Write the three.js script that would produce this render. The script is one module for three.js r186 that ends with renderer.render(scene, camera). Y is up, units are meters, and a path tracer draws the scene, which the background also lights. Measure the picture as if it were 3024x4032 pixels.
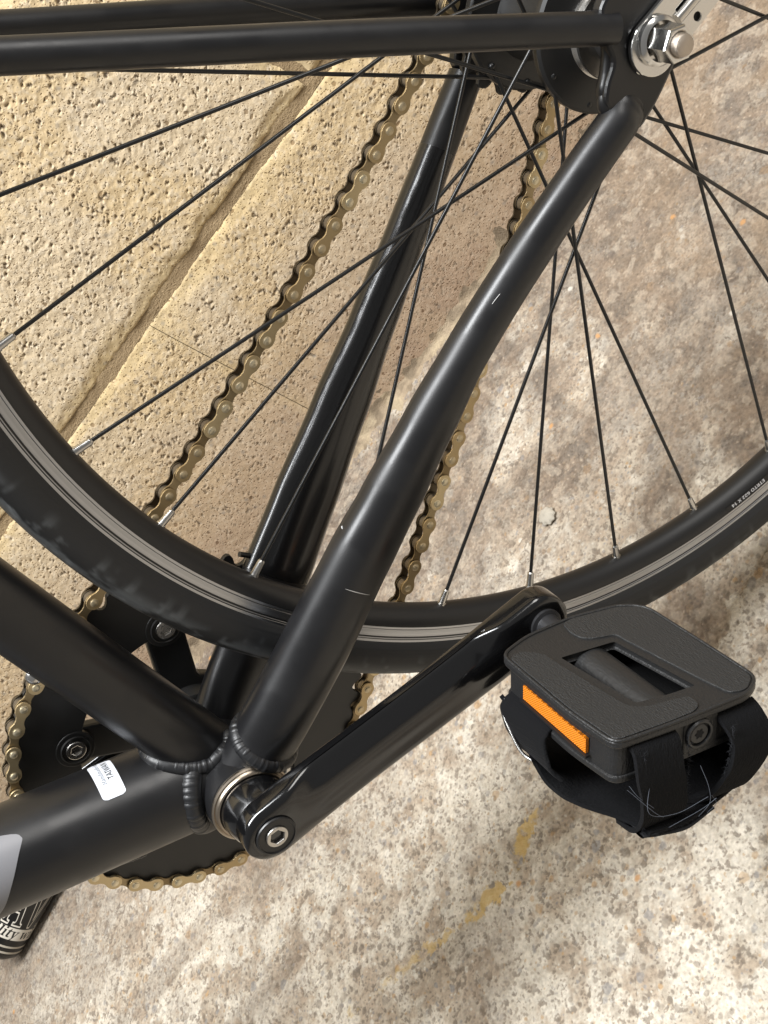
import * as THREE from 'three';
import { mergeGeometries, toCreasedNormals } from 'three/addons/utils/BufferGeometryUtils.js';
import { RectAreaLightUniformsLib } from 'three/addons/lights/RectAreaLightUniformsLib.js';

// ------------------------------------------------------------------ camera, light, exposure
const FLOOR = -338;                                   // floor height in bicycle millimetres (rear axle = origin, x rearward, z to the left)
const W = (x, y, z) => new THREE.Vector3(x / 1000, (y - FLOOR) / 1000, z / 1000);
const scene = new THREE.Scene();
const camera = new THREE.PerspectiveCamera(40.183, 3 / 4, 0.05, 40);
{
  const r = [[0.506396, -0.717246, 0.478667], [0.855553, 0.348603, -0.382761], [0.107669, 0.603353, 0.790172]];
  const m = new THREE.Matrix4().makeBasis(...r.map(a => new THREE.Vector3(...a)));
  camera.quaternion.setFromRotationMatrix(m);
  camera.position.copy(W(-165.5, 370.6, 558.0));
  scene.add(camera);
}
const renderer = new THREE.WebGLRenderer({ antialias: true });
renderer.setSize(768, 1024);
renderer.toneMapping = THREE.LinearToneMapping;
renderer.toneMappingExposure = 0.635;
renderer.shadowMap.enabled = true;
RectAreaLightUniformsLib.init();
scene.background = new THREE.Color().setRGB(0.375, 0.37, 0.36);      // dim warm walls of the store room all round
function lamp(x, y, z, tx, ty, tz, w, h, col, I, up) {
  const l = new THREE.RectAreaLight(new THREE.Color().setRGB(...col), I, w, h);
  l.position.copy(W(x, y, z)); if (up) l.up.set(...up); l.lookAt(W(tx, ty, tz)); scene.add(l); return l;
}
lamp(-250, 1750, 150, -250, -300, -60, 1.5, 0.52, [0.97, 0.985, 1], 64, [0, 0, 1]);
lamp(1700, 1350, 1000, -200, 0, 0, 1.1, 0.7, [1, 0.97, 0.93], 16, [0, 1, 0]);     // second ceiling lamp, farther off behind the bicycle

// ------------------------------------------------------------------ noise
function hash(i, j) { let h = Math.imul(i, 374761393) + Math.imul(j, 668265263) | 0; h = Math.imul(h ^ (h >>> 13), 1274126177); return ((h ^ (h >>> 16)) >>> 0) / 4294967296; }
function vn(x, y) {
  const i = Math.floor(x), j = Math.floor(y); let u = x - i, v = y - j; u = u * u * (3 - 2 * u); v = v * v * (3 - 2 * v);
  const a = hash(i, j), b = hash(i + 1, j), c = hash(i, j + 1), d = hash(i + 1, j + 1);
  return a + (b - a) * u + (c - a) * v + (a - b - c + d) * u * v;
}
function fbm(x, y, o = 4) { let s = 0, a = 0.5, t = 0; for (let k = 0; k < o; k++) { s += a * vn(x + k * 17.3, y - k * 9.1); t += a; a *= 0.5; x *= 2.03; y *= 2.03; } return s / t; }
function cell(x, y) {                                                // distance to the nearest of scattered points, and its random number
  const i = Math.floor(x), j = Math.floor(y); let m = 9, id = 0;
  for (let a = -1; a < 2; a++) for (let b = -1; b < 2; b++) {
    const p = i + a, q = j + b, dx = p + hash(p + 91, q) - x, dy = q + hash(p, q + 57) - y, d = dx * dx + dy * dy;
    if (d < m) { m = d; id = hash(p + 7, q + 31); }
  }
  return [Math.sqrt(m), id];
}
const sst = (a, b, x) => { x = Math.min(1, Math.max(0, (x - a) / (b - a))); return x * x * (3 - 2 * x); };
const mix = (a, b, t) => [a[0] + (b[0] - a[0]) * t, a[1] + (b[1] - a[1]) * t, a[2] + (b[2] - a[2]) * t];
let seed = 7; const rnd = () => { seed = Math.imul(seed ^ (seed >>> 15), 1 | seed) + 0x6D2B79F5 | 0; let t = seed; t ^= t + Math.imul(t ^ (t >>> 7), 61 | t); return ((t ^ (t >>> 14)) >>> 0) / 4294967296; };

// ------------------------------------------------------------------ textures and materials
function dataTex(n, m, f, srgb) {
  const d = new Uint8Array(n * m * 4);
  for (let j = 0; j < m; j++) for (let i = 0; i < n; i++) { const v = f(i / n, j / m); const k = 4 * (j * n + i); for (let c = 0; c < 3; c++) d[k + c] = Math.max(0, Math.min(255, Math.round(255 * (v.length ? v[c] : v)))); d[k + 3] = 255; }
  const t = new THREE.DataTexture(d, n, m); t.wrapS = t.wrapT = THREE.RepeatWrapping; t.magFilter = THREE.LinearFilter; t.minFilter = THREE.LinearFilter; if (srgb) t.colorSpace = THREE.SRGBColorSpace; t.needsUpdate = true; return t;
}
const wrapN = (n, f) => (u, v) => { const a = f(u * n, v * n), b = f(u * n - n, v * n), c = f(u * n, v * n - n), d = f(u * n - n, v * n - n); const s = u * u * (3 - 2 * u), t = v * v * (3 - 2 * v); return (a * (1 - s) + b * s) * (1 - t) + (c * (1 - s) + d * s) * t; };
const grainTex = dataTex(512, 512, wrapN(96, (x, y) => 0.25 + 0.5 * fbm(x, y, 3) + 0.25 * vn(x * 2.7, y * 2.7)));
const grainCol = dataTex(512, 512, (u, v) => { const g = wrapN(110, (x, y) => fbm(x, y, 3))(u, v); return 0.80 + 0.40 * (g - 0.5) + 0.1; });
const cellT = (u, v, n, sd, den, r0, r1) => { const x = u * n, y = v * n, i = Math.floor(x), j = Math.floor(y); let m = 1; for (let a = -1; a < 2; a++) for (let b = -1; b < 2; b++) { const p = (i + a + n) % n, q = (j + b + n) % n, id = hash(p + sd, q + 3 * sd); if (id > den) continue; const dx = i + a + 0.2 + 0.6 * hash(p + sd + 9, q) - x, dy = j + b + 0.2 + 0.6 * hash(p, q + sd + 5) - y, k = 0.6 + 0.8 * hash(p + 3, q + sd), r = r0 + (r1 - r0) * (id / den) ** 2; m = Math.min(m, sst(r * 0.6, r * 1.25, Math.hypot(dx * k, dy / k))); } return m; };
const poreAt = (u, v) => { const w = 0.006 * (vn(u * 90, v * 90) - 0.5); return Math.min(cellT(u + w + 1, v - w + 1, 84, 11, 0.40, 0.12, 0.42), cellT(u + 2 * w + 1, v + w + 1, 26, 23, 0.13, 0.10, 0.30)); };
const poreGrid = (() => { const n = 1024, a = new Float32Array(n * n); for (let j = 0; j < n; j++) for (let i = 0; i < n; i++) a[j * n + i] = poreAt(i / n, j / n); return a; })();
const poreOf = (u, v) => poreGrid[Math.round(v * 1024) % 1024 * 1024 + Math.round(u * 1024) % 1024];
const wallCol = dataTex(1024, 1024, (u, v) => { const g = wrapN(150, (x, y) => fbm(x, y, 3))(u, v), k = poreOf(u, v); const b = (0.90 + 0.34 * (g - 0.5)); return [b * (0.52 + 0.48 * k), b * (0.46 + 0.54 * k), b * (0.40 + 0.60 * k)]; });
const wallBump = dataTex(1024, 1024, (u, v) => 0.55 * poreOf(u, v) + 0.45 * wrapN(130, (x, y) => fbm(x, y, 3))(u, v));
const smudgeTex = dataTex(512, 512, wrapN(7, (x, y) => 0.72 + 0.28 * sst(0.35, 0.65, fbm(x, y, 5)))); smudgeTex.repeat.set(0.35, 0.35);
const prismTex = dataTex(256, 64, (u, v) => { const a = (u * 36 + v * 6) % 1, b = (u * 36 - v * 6 + 40) % 1; return (Math.abs(a - 0.5) + Math.abs(b - 0.5)) * (0.9 + 0.1 * vn(u * 90, v * 20)); });
const lineTex = dataTex(4, 256, (u, v) => 0.5 + 0.5 * (vn(3, v * 120) - 0.5) + 0.4 * (vn(9, v * 47) - 0.5));
const fineTex = dataTex(256, 256, wrapN(64, (x, y) => 0.5 * fbm(x, y, 2) + 0.25 + 0.5 * (vn(x * 1.7, y * 1.7) - 0.5)));
const rubTex = dataTex(256, 256, wrapN(64, (x, y) => 0.5 * vn(x * 1.9, y * 0.35) + 0.5 * vn(x, y)));
function M(rgb, rough, metal = 0, extra = {}) { const { clear, ...e } = extra; const m = clear !== undefined || e.sheen ? new THREE.MeshPhysicalMaterial({ roughness: rough, metalness: metal, ...e }) : new THREE.MeshStandardMaterial({ roughness: rough, metalness: metal, ...e }); m.color.setRGB(...rgb); if (clear !== undefined) { m.clearcoat = clear; m.clearcoatRoughness = e.clearcoatRoughness ?? 0.08; } return m; }
const MAT = {
  paint: M([0.0065, 0.0065, 0.0072], 0.42, 0, { roughnessMap: smudgeTex, bumpMap: fineTex, bumpScale: 0.00002 }),
  gloss: M([0.0035, 0.0035, 0.0038], 0.18, 0, { clear: 0.4, clearcoatRoughness: 0.07, roughnessMap: smudgeTex, bumpMap: fineTex, bumpScale: 0.00001 }),
  sleeve: M([0.004, 0.004, 0.0045], 0.24, 0, { clear: 0.15 }),
  blackMetal: M([0.008, 0.0078, 0.0075], 0.42),
  darkMetal: M([0.02, 0.019, 0.018], 0.5, 0.3),
  weld: M([0.0095, 0.0098, 0.0108], 0.42),
  chrome: M([0.64, 0.63, 0.61], 0.2, 1),
  steel: M([0.55, 0.53, 0.50], 0.27, 1),
  oldSteel: M([0.42, 0.36, 0.29], 0.33, 1),
  alu: M([0.50, 0.515, 0.545], 0.32, 1, { bumpMap: lineTex, bumpScale: 0.00005, vertexColors: true }),
  chain: M([1, 1, 1], 0.33, 0.8, { vertexColors: true, bumpMap: fineTex, bumpScale: 0.00002 }),
  rim: M([0.008, 0.008, 0.0085], 0.42),
  tyre: M([1, 1, 1], 0.62, 0, { vertexColors: true, bumpMap: fineTex, bumpScale: 0.0001 }),
  spoke: M([0.012, 0.012, 0.012], 0.3, 0.2),
  nipple: M([0.5, 0.49, 0.47], 0.3, 1),
  plastic: M([0.010, 0.010, 0.0102], 0.48, 0, { bumpMap: rubTex, bumpScale: 0.00025 }),
  grip: M([0.0135, 0.0137, 0.0137], 0.58, 0, { bumpMap: rubTex, bumpScale: 0.00045 }),
  plasticSmooth: M([0.009, 0.009, 0.0095], 0.36),
  fabric: M([0.0018, 0.0019, 0.0025], 1, 0, { specularIntensity: 0.5, sheen: 0.2, sheenRoughness: 0.6, sheenColor: new THREE.Color().setRGB(0.05, 0.055, 0.075), bumpMap: rubTex, bumpScale: 0.0006, side: THREE.DoubleSide }),
  webbing: M([0.006, 0.0065, 0.008], 0.9, 0, { side: THREE.DoubleSide, bumpMap: lineTex, bumpScale: 0.0004 }),
  orange: M([0.76, 0.215, 0.0], 0.42, 0, { bumpMap: prismTex, bumpScale: 0.0011 }),
  lint: M([0.085, 0.095, 0.115], 0.95),
  scratch: M([0.32, 0.31, 0.29], 0.6),
  ground: M([1, 1, 1], 0.93, 0, { vertexColors: true, map: grainCol, bumpMap: grainTex, bumpScale: 0.0013 }),
  block: M([1, 1, 1], 0.93, 0, { vertexColors: true, map: wallCol, bumpMap: wallBump, bumpScale: 0.0006 }),
  pebble: M([0.38, 0.345, 0.285], 0.85, 0, { bumpMap: grainTex, bumpScale: 0.0006 }),
};
MAT.ground.map.colorSpace = THREE.NoColorSpace;

// ------------------------------------------------------------------ helpers
const V = (x, y, z) => new THREE.Vector3(x, y, z);
const names = {};
function numbered(n) { const k = names[n] = (names[n] ?? -1) + 1; return k ? `${n}_${String(k).padStart(3, '0')}` : n; }
function clean(g) { if (g.index === null) { const n = g.attributes.position.count; g.setIndex([...Array(n).keys()]); } for (const k of Object.keys(g.attributes)) if (!['position', 'normal', 'uv', 'color'].includes(k)) g.deleteAttribute(k); return g; }
function join(list) {
  list = (Array.isArray(list) ? list : [list]).map(clean); if (list.length === 1) return list[0];
  if (list.some(g => g.attributes.color)) for (const g of list) if (!g.attributes.color) tint(g, [1, 1, 1]);
  return mergeGeometries(list);
}
function toWorld(g) { g.scale(0.001, 0.001, 0.001); g.translate(0, -FLOOR / 1000, 0); return g; }
function part(parent, name, geos, mat, label) {                       // geometry in bicycle millimetres
  const m = new THREE.Mesh(toWorld(join(geos)), mat); m.name = numbered(name); m.castShadow = m.receiveShadow = true;
  if (label) m.userData.label = label; parent.add(m); return m;
}
function thing(name, label, category) { const o = new THREE.Group(); o.name = numbered(name); o.userData = { label, category }; scene.add(o); return o; }
function tint(g, c) { const n = g.attributes.position.count, a = new Float32Array(n * 3); for (let i = 0; i < n; i++) a.set(c, 3 * i); g.setAttribute('color', new THREE.BufferAttribute(a, 3)); return g; }
function grid(nu, nv, f, col) {                                       // f(u,v) -> [x,y,z]; u,v in 0..1
  const p = [], uv = [], ix = [], cc = [];
  for (let j = 0; j <= nv; j++) for (let i = 0; i <= nu; i++) { const u = i / nu, v = j / nv, q = f(u, v); p.push(q[0], q[1], q[2]); uv.push(q[3] ?? u, q[4] ?? v); if (col) cc.push(...col(u, v, q)); }
  for (let j = 0; j < nv; j++) for (let i = 0; i < nu; i++) { const a = j * (nu + 1) + i, b = a + 1, c = a + nu + 1, d = c + 1; ix.push(a, b, d, a, d, c); }
  const g = new THREE.BufferGeometry(); g.setAttribute('position', new THREE.Float32BufferAttribute(p, 3)); g.setAttribute('uv', new THREE.Float32BufferAttribute(uv, 2)); if (col) g.setAttribute('color', new THREE.Float32BufferAttribute(cc, 3)); g.setIndex(ix); g.computeVertexNormals(); return g;
}
const wave = (a, b, c) => (a ?? 0) + (b ?? 0) * (c ?? 0);
// tube along points with elliptical sections; p: [[x,y,z,r,rz?],...]
function tube(pts, { steps = 48, seg = 36, caps = true, ref = V(0, 0, 1), e = 1 } = {}) {
  const c = new THREE.CatmullRomCurve3(pts.map(q => V(q[0], q[1], q[2])), false, 'centripetal');
  const N = pts.length - 1, pos = [], uv = [], ix = []; let len = 0, prev = null;
  for (let k = 0; k <= steps; k++) {
    const t = k / steps, P = c.getPoint(t), T = c.getTangent(t), B = ref.clone().addScaledVector(T, -ref.dot(T)).normalize(), A = B.clone().cross(T);
    const s = Math.min(N - 1, Math.floor(t * N)), fr = t * N - s, sm = fr * fr * (3 - 2 * fr), ra = pts[s][3] + (pts[s + 1][3] - pts[s][3]) * sm, z0 = pts[s][4] ?? pts[s][3], z1 = pts[s + 1][4] ?? pts[s + 1][3], rb = z0 + (z1 - z0) * sm;
    if (prev) len += P.distanceTo(prev); prev = P;
    for (let i = 0; i <= seg; i++) { const a = 2 * Math.PI * i / seg, ca = Math.cos(a), sa = Math.sin(a), x = Math.sign(ca) * Math.abs(ca) ** e * ra, y = Math.sign(sa) * Math.abs(sa) ** e * rb; pos.push(P.x + A.x * x + B.x * y, P.y + A.y * x + B.y * y, P.z + A.z * x + B.z * y); uv.push(i / seg * 6.28 * ra / 40, len / 40); }
  }
  const w = seg + 1;
  for (let k = 0; k < steps; k++) for (let i = 0; i < seg; i++) { const a = k * w + i; ix.push(a, a + w, a + w + 1, a, a + w + 1, a + 1); }
  const g = new THREE.BufferGeometry(); g.setAttribute('position', new THREE.Float32BufferAttribute(pos, 3)); g.setAttribute('uv', new THREE.Float32BufferAttribute(uv, 2)); g.setIndex(ix); g.computeVertexNormals();
  { const n = g.attributes.normal; for (let k = 0; k <= steps; k++) { const a = k * w, b = a + seg, x = n.getX(a) + n.getX(b), y = n.getY(a) + n.getY(b), z = n.getZ(a) + n.getZ(b), l = Math.hypot(x, y, z) || 1; n.setXYZ(a, x / l, y / l, z / l); n.setXYZ(b, x / l, y / l, z / l); } }
  if (!caps) return g;
  const out = [g];
  for (const k of [0, steps]) {
    const P = c.getPoint(k / steps), T = c.getTangent(k / steps).multiplyScalar(k ? 1 : -1), p = [P.x, P.y, P.z], n = [T.x, T.y, T.z], u = [0, 0], id = [];
    for (let i = 0; i <= seg; i++) { const q = 3 * (k * w + i); p.push(pos[q], pos[q + 1], pos[q + 2]); n.push(T.x, T.y, T.z); u.push(0, 0); if (i) id.push(0, ...(k ? [i, i + 1].reverse() : [i, i + 1])); }
    const h = new THREE.BufferGeometry(); h.setAttribute('position', new THREE.Float32BufferAttribute(p, 3)); h.setAttribute('normal', new THREE.Float32BufferAttribute(n, 3)); h.setAttribute('uv', new THREE.Float32BufferAttribute(u, 2)); h.setIndex(id); out.push(h);
  }
  return mergeGeometries(out);
}
function rod(a, b, r, seg = 8, r2 = r) {                              // straight round bar between two points
  const A = V(...a), B = V(...b), d = B.clone().sub(A), g = new THREE.CylinderGeometry(r2, r, d.length(), seg); g.translate(0, d.length() / 2, 0);
  g.applyQuaternion(new THREE.Quaternion().setFromUnitVectors(V(0, 1, 0), d.normalize())); g.translate(A.x, A.y, A.z); return g;
}
function turned(prof, cx = 0, cy = 0, seg = 64, crease = 0.6) {       // profile [[r,z],...] turned about the z direction at (cx,cy)
  let g = new THREE.LatheGeometry(prof.map(q => new THREE.Vector2(q[0], q[1])), seg); g.rotateX(Math.PI / 2); g.translate(cx, cy, 0);
  if (crease) { g = toCreasedNormals(g, crease); } return g;
}
function plate(outline, z0, z1, { holes = [], bevel = 0.6, curve = 8 } = {}) {
  const s = outline instanceof THREE.Shape ? outline : new THREE.Shape(outline.map(q => new THREE.Vector2(...q))); for (const h of holes) s.holes.push(h instanceof THREE.Path ? h : new THREE.Path(h.map(q => new THREE.Vector2(...q))));
  const g = new THREE.ExtrudeGeometry(s, { depth: z1 - z0 - 2 * bevel, bevelEnabled: bevel > 0, bevelThickness: bevel, bevelSize: bevel, bevelOffset: -bevel, bevelSegments: 2, curveSegments: curve }); g.translate(0, 0, z0 + bevel); g.attributes.uv.array.forEach((v, i, a) => a[i] = v / 40); return g;
}
function smooth(pts, n = 8) { const c = new THREE.CatmullRomCurve3(pts.map(q => V(q[0], q[1], 0)), true, 'centripetal'); return c.getPoints(pts.length * n).slice(0, -1).map(q => [q.x, q.y]); }
function roundPoly(p, r, n = 5) { const o = []; p.forEach((q, i) => { const a = p[(i + p.length - 1) % p.length], b = p[(i + 1) % p.length], la = Math.hypot(a[0] - q[0], a[1] - q[1]), lb = Math.hypot(b[0] - q[0], b[1] - q[1]), k = Math.min(r, la * 0.45, lb * 0.45), A = [q[0] + (a[0] - q[0]) * k / la, q[1] + (a[1] - q[1]) * k / la], B = [q[0] + (b[0] - q[0]) * k / lb, q[1] + (b[1] - q[1]) * k / lb]; for (let j = 0; j <= n; j++) { const t = j / n, u = 1 - t; o.push([u * u * A[0] + 2 * u * t * q[0] + t * t * B[0], u * u * A[1] + 2 * u * t * q[1] + t * t * B[1]]); } }); return o; }
function circle(cx, cy, r, n = 28) { return Array.from({ length: n }, (_, i) => [cx + r * Math.cos(2 * Math.PI * i / n), cy + r * Math.sin(2 * Math.PI * i / n)]); }
function hexo(r, a = 0, cx = 0, cy = 0) { return Array.from({ length: 6 }, (_, i) => [cx + r * Math.cos(a + Math.PI * i / 3), cy + r * Math.sin(a + Math.PI * i / 3)]); }
function rrect(x0, y0, x1, y1, r) { const s = new THREE.Shape(); s.moveTo(x0 + r, y0); s.lineTo(x1 - r, y0); s.absarc(x1 - r, y0 + r, r, -Math.PI / 2, 0); s.lineTo(x1, y1 - r); s.absarc(x1 - r, y1 - r, r, 0, Math.PI / 2); s.lineTo(x0 + r, y1); s.absarc(x0 + r, y1 - r, r, Math.PI / 2, Math.PI); s.lineTo(x0, y0 + r); s.absarc(x0 + r, y0 + r, r, Math.PI, 1.5 * Math.PI); return s; }
function bead(path, r, step = 3.2, flat = 0.5) {                      // weld: overlapping puddles along a path, on a smooth run of metal
  const c = new THREE.CatmullRomCurve3(path.map(q => V(...q))), L = c.getLength(), n = Math.max(2, Math.round(L / step)), out = [];
  for (let k = 0; k <= n; k++) {
    const t = k / n, P = c.getPointAt(t), T = c.getTangentAt(t), g = new THREE.SphereGeometry(1, 20, 14), rr = r * (0.985 + 0.05 * rnd()) * (k === 0 || k === n ? 0.8 : 1), j = () => (rnd() - 0.5) * 0.5;
    T.x += j() * 0.3; T.y += j() * 0.3; T.normalize(); g.scale(rr, rr, rr * flat); g.applyQuaternion(new THREE.Quaternion().setFromUnitVectors(V(0, 0, 1), T)); g.translate(P.x + j(), P.y + j(), P.z + j() * 0.5); out.push(g);
  }
  const q = path.map(a => [...a, r * 0.985]); if (path.length > 2) out.push(tube(q, { steps: 60, seg: 20, ref: V(0.21, 0.17, 0.96).normalize() })); return out;
}
// ------------------------------------------------------------------ floor
const WM = 0.23, wallZ = x => -451.5 - WM * 0 + WM * (x + 250);       // foot of the wall: z as a function of x
const streak = [[-380, -58], [-402, -55], [-411, -52], [-420, -46], [-429, -41], [-440, -46], [-455, -51], [-470, -57], [-481, -60], [-499, -68], [-515, -77], [-532, -86], [-558, -92], [-590, -104]];
function segd(x, z) { let m = 1e9, at = 0; for (let i = 0; i + 1 < streak.length; i++) { const [ax, az] = streak[i], [bx, bz] = streak[i + 1], dx = bx - ax, dz = bz - az, t = Math.max(0, Math.min(1, ((x - ax) * dx + (z - az) * dz) / (dx * dx + dz * dz))), d = Math.hypot(x - ax - dx * t, z - az - dz * t); if (d < m) { m = d; at = (i + t) / (streak.length - 1); } } return [m, at]; }
const patches = [[-69, -107, 70, 26, -0.75, 1], [-54, -161, 70, 34, -0.75, 0.9], [-176, -209, 46, 26, 0.2, 1], [-232, -32, 46, 26, -0.6, 0.85], [-120, -135, 100, 24, -0.55, 0.8], [39, -277, 110, 60, 0, 0.9], [90, -200, 120, 50, -0.3, 0.8], [-690, -300, 90, 16, 0.25, 0.55], [-800, -390, 90, 18, 0.2, 0.5], [-640, -190, 60, 9, 0.25, 0.4], [-1, -140, 60, 26, -0.6, 0.6], [-560, -270, 90, 40, 0.2, 0.5], [-470, -200, 60, 35, 0.3, 0.35], [-330, -110, 60, 30, 0.2, 0.35], [150, -170, 120, 70, -0.4, 0.6], [-480, -20, 40, 16, -0.4, 0.4]];  // darker brown patches on the slab: centre, reach, turn and strength
function floorLook(x, z) {                                            // [height mm, r, g, b]
  const dw = z - wallZ(x), big = fbm(x / 95 + 3, z / 95 + 8, 3), mid = fbm(x / 34 + 13, z / 34 + 4, 3);
  const near = 1 - sst(130, 390, dw + 130 * (big - 0.5) + 190 * (mid - 0.5) - 60 * sst(-300, 100, x) + 130 * (1 - sst(-640, -380, x)));
  const wx = x + 7 * (fbm(x / 16, z / 16, 2) - 0.5), wz = z + 7 * (fbm(x / 16 + 40, z / 16, 2) - 0.5);
  const a = fbm(wx / 6, wz / 6, 4), b = fbm(wx / 2.4 + 60, wz / 2.4, 3), e = fbm(wx / 4.6 + 11, wz / 4.6 + 77, 4), skin = fbm(wx / 26 + 31, wz / 26 + 7, 5), skin2 = fbm(wx / 11 + 5, wz / 11 + 70, 4);
  let st = 0; for (const [sx, sz, la, lb, an, w] of patches) { const dx = x - sx, dz = z - sz, u = (dx * Math.cos(an) + dz * Math.sin(an)) / la, v = (-dx * Math.sin(an) + dz * Math.cos(an)) / lb, q = u * u + v * v; if (q < 3) st = Math.max(st, w * (1 - sst(0.15, 1.7, q + 2.4 * (mid - 0.5) + 0.9 * (a - 0.5)))); }
  const dirt = Math.min(1, Math.max(st, near * sst(0.26, 0.56, mid * 0.45 + skin * 0.45 + big * 0.10)) + 0.3 * sst(0.56, 0.72, big * 0.6 + mid * 0.5));  // dirt along the wall, joined with the darker brown patches
  const lait = sst(0.425, 0.565, skin * 0.62 + skin2 * 0.3 + a * 0.08 + 0.02 - 0.07 * dirt);   // the pale cement skin; where it has worn off, the grit shows
  const vein = 1 - sst(0.008, 0.05, Math.abs(e - 0.5)), pit = sst(0.60, 0.67, b * 0.62 + e * 0.40);
  let h = 1.0 * (a - 0.5) + 0.8 * (b - 0.5) + 2.0 * (mid - 0.5) + 0.5 * lait - 1.0 * pit - 0.3 * vein;
  let c = mix(mix([0.325, 0.262, 0.195], [0.39, 0.335, 0.262], sst(0.35, 0.65, a)), mix([0.44, 0.392, 0.318], [0.54, 0.49, 0.41], sst(0.3, 0.7, skin2 * 0.5 + b * 0.5)), lait);
  c = mix(c, [0.25, 0.205, 0.155], 0.34 * vein * (1 - 0.4 * lait));
  const grit = (sz, ox, den) => { const [d, id] = cell(x / sz + ox, z / sz); if (id < den) return; const f = (id * 371) % 1, k = (id * 911) % 1, rr = 0.15 + 0.28 * f, m = (1 - sst(rr * 0.7, rr, d + 0.25 * (b - 0.5))) * (1 - 0.3 * lait); c = mix(c, k < 0.42 ? [0.155, 0.125, 0.095] : k < 0.52 ? [0.34, 0.22, 0.11] : k < 0.66 ? [0.50, 0.465, 0.395] : k < 0.85 ? [0.27, 0.23, 0.18] : [0.22, 0.21, 0.20], 0.8 * m); h += (k < 0.42 ? -0.5 : 0.35) * m; };
  grit(3.1, 0, 0.55); grit(6.2, 9, 0.6); grit(11, 4, 0.8);
  c = mix(c, [0.15, 0.12, 0.09], 0.75 * pit);
  c = mix(c, mix([0.165, 0.122, 0.087], [0.085, 0.062, 0.045], sst(0.34, 0.66, a * 0.4 + skin2 * 0.6)), 0.86 * dirt * sst(0.02, 0.42, skin2 * 0.45 + b * 0.3 + dirt * 0.3 - 0.08));
  c = mix(c, [0.26, 0.185, 0.115], 0.5 * near * sst(0.45, 0.68, fbm(x / 40 + 70, z / 40, 3)) * sst(-260, 40, x + 0.4 * z));
  if (dirt > 0.2) { const [d, id] = cell(wx / 3.6 + 21, wz / 3.6); if (id > 0.5) { const k = (id * 777) % 1; c = mix(c, k < 0.5 ? [0.11, 0.08, 0.057] : k < 0.75 ? [0.34, 0.275, 0.205] : [0.24, 0.18, 0.12], 0.6 * dirt * (1 - sst(0.14, 0.36, d))); h += 0.3 * (k - 0.5) * (1 - sst(0.14, 0.36, d)); } c = mix(c, [0.38, 0.32, 0.245], 0.4 * dirt * sst(0.56, 0.68, fbm(wx / 9 + 300, wz / 9, 4))); }
  { const f = 0.72 + 0.56 * fbm(x / 1.7 + 8, z / 1.7, 2); c = [c[0] * f, c[1] * f, c[2] * f]; }
  const [d2, id2] = cell(x / 42 + 5, z / 42); if (id2 > 0.86) { const s = 1 - sst(0.025, 0.05 + 0.025 * id2, d2 + 0.05 * (b - 0.5)); c = mix(c, (id2 * 53) % 1 < 0.4 ? [0.44, 0.23, 0.085] : [0.54, 0.50, 0.43], 0.8 * s); h += 0.4 * s; }
  const [ds, at] = segd(x, z), wd = (4.0 + 6.5 * Math.sin(at * 9.5) ** 2) * (1 - 0.4 * at);
  c = mix(c, mix([0.44, 0.28, 0.075], [0.50, 0.36, 0.13], b), 0.78 * (1 - sst(wd * 0.6, wd, ds + 9 * (b - 0.5) + 14 * (a - 0.5))) * (1 - 0.55 * sst(0.5, 1, at)) * sst(0.44, 0.54, a * 0.3 + skin2 * 0.5 + b * 0.2 + 0.02 - 0.10 * Math.cos(at * 21)));
  return [h, c[0], c[1], c[2]];
}
{
  const floor = new THREE.Group(); floor.name = 'floor'; floor.userData = { kind: 'structure', label: 'worn concrete floor with brown patches and exposed grit' }; scene.add(floor);
  const x0 = -960, x1 = 300, z0 = -640, z1 = 230, nx = 800, nz = 550, TW = 2048, TH = 1408;
  const enc = new Uint8Array(4096); for (let i = 0; i < 4096; i++) { const l = i / 4095; enc[i] = Math.round(255 * (l <= 0.0031308 ? l * 12.92 : 1.055 * l ** (1 / 2.4) - 0.055)); }
  const px = new Uint8Array(TW * TH * 4); for (let j = 0; j < TH; j++) for (let i = 0; i < TW; i++) { const l = floorLook(x0 + (x1 - x0) * (i + 0.5) / TW, z1 + (z0 - z1) * (j + 0.5) / TH), k = 4 * (j * TW + i); for (let c = 0; c < 3; c++) px[k + c] = enc[Math.max(0, Math.min(4095, Math.round(4095 * l[c + 1])))]; px[k + 3] = 255; }
  const tex = new THREE.DataTexture(px, TW, TH); tex.colorSpace = THREE.SRGBColorSpace; tex.magFilter = tex.minFilter = THREE.LinearFilter; tex.needsUpdate = true;
  const bt = grainTex.clone(); bt.repeat.set((x1 - x0) / 110, (z1 - z0) / 110); bt.needsUpdate = true;
  const g = grid(nx, nz, (u, v) => { const x = x0 + (x1 - x0) * u, z = z1 + (z0 - z1) * v, ed = Math.min(u, 1 - u, v, 1 - v) * 12; return [x, FLOOR + floorLook(x, z)[0] * Math.min(1, ed), z]; });
  const m = part(floor, 'concrete_surface', g, new THREE.MeshStandardMaterial({ map: tex, roughness: 0.93, bumpMap: bt, bumpScale: 0.0012 })); m.userData.kind = 'structure';
  const far = grid(120, 120, (u, v) => { const x = -3200 + 6000 * u, z = 2600 - 5200 * v; return [x, FLOOR - 5, z, x / 130, z / 130]; }, (u, v, q) => floorLook(q[0], q[2]).slice(1));
  const f = part(floor, 'concrete_surround', far, MAT.ground); f.userData.kind = 'structure';
}
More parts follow.
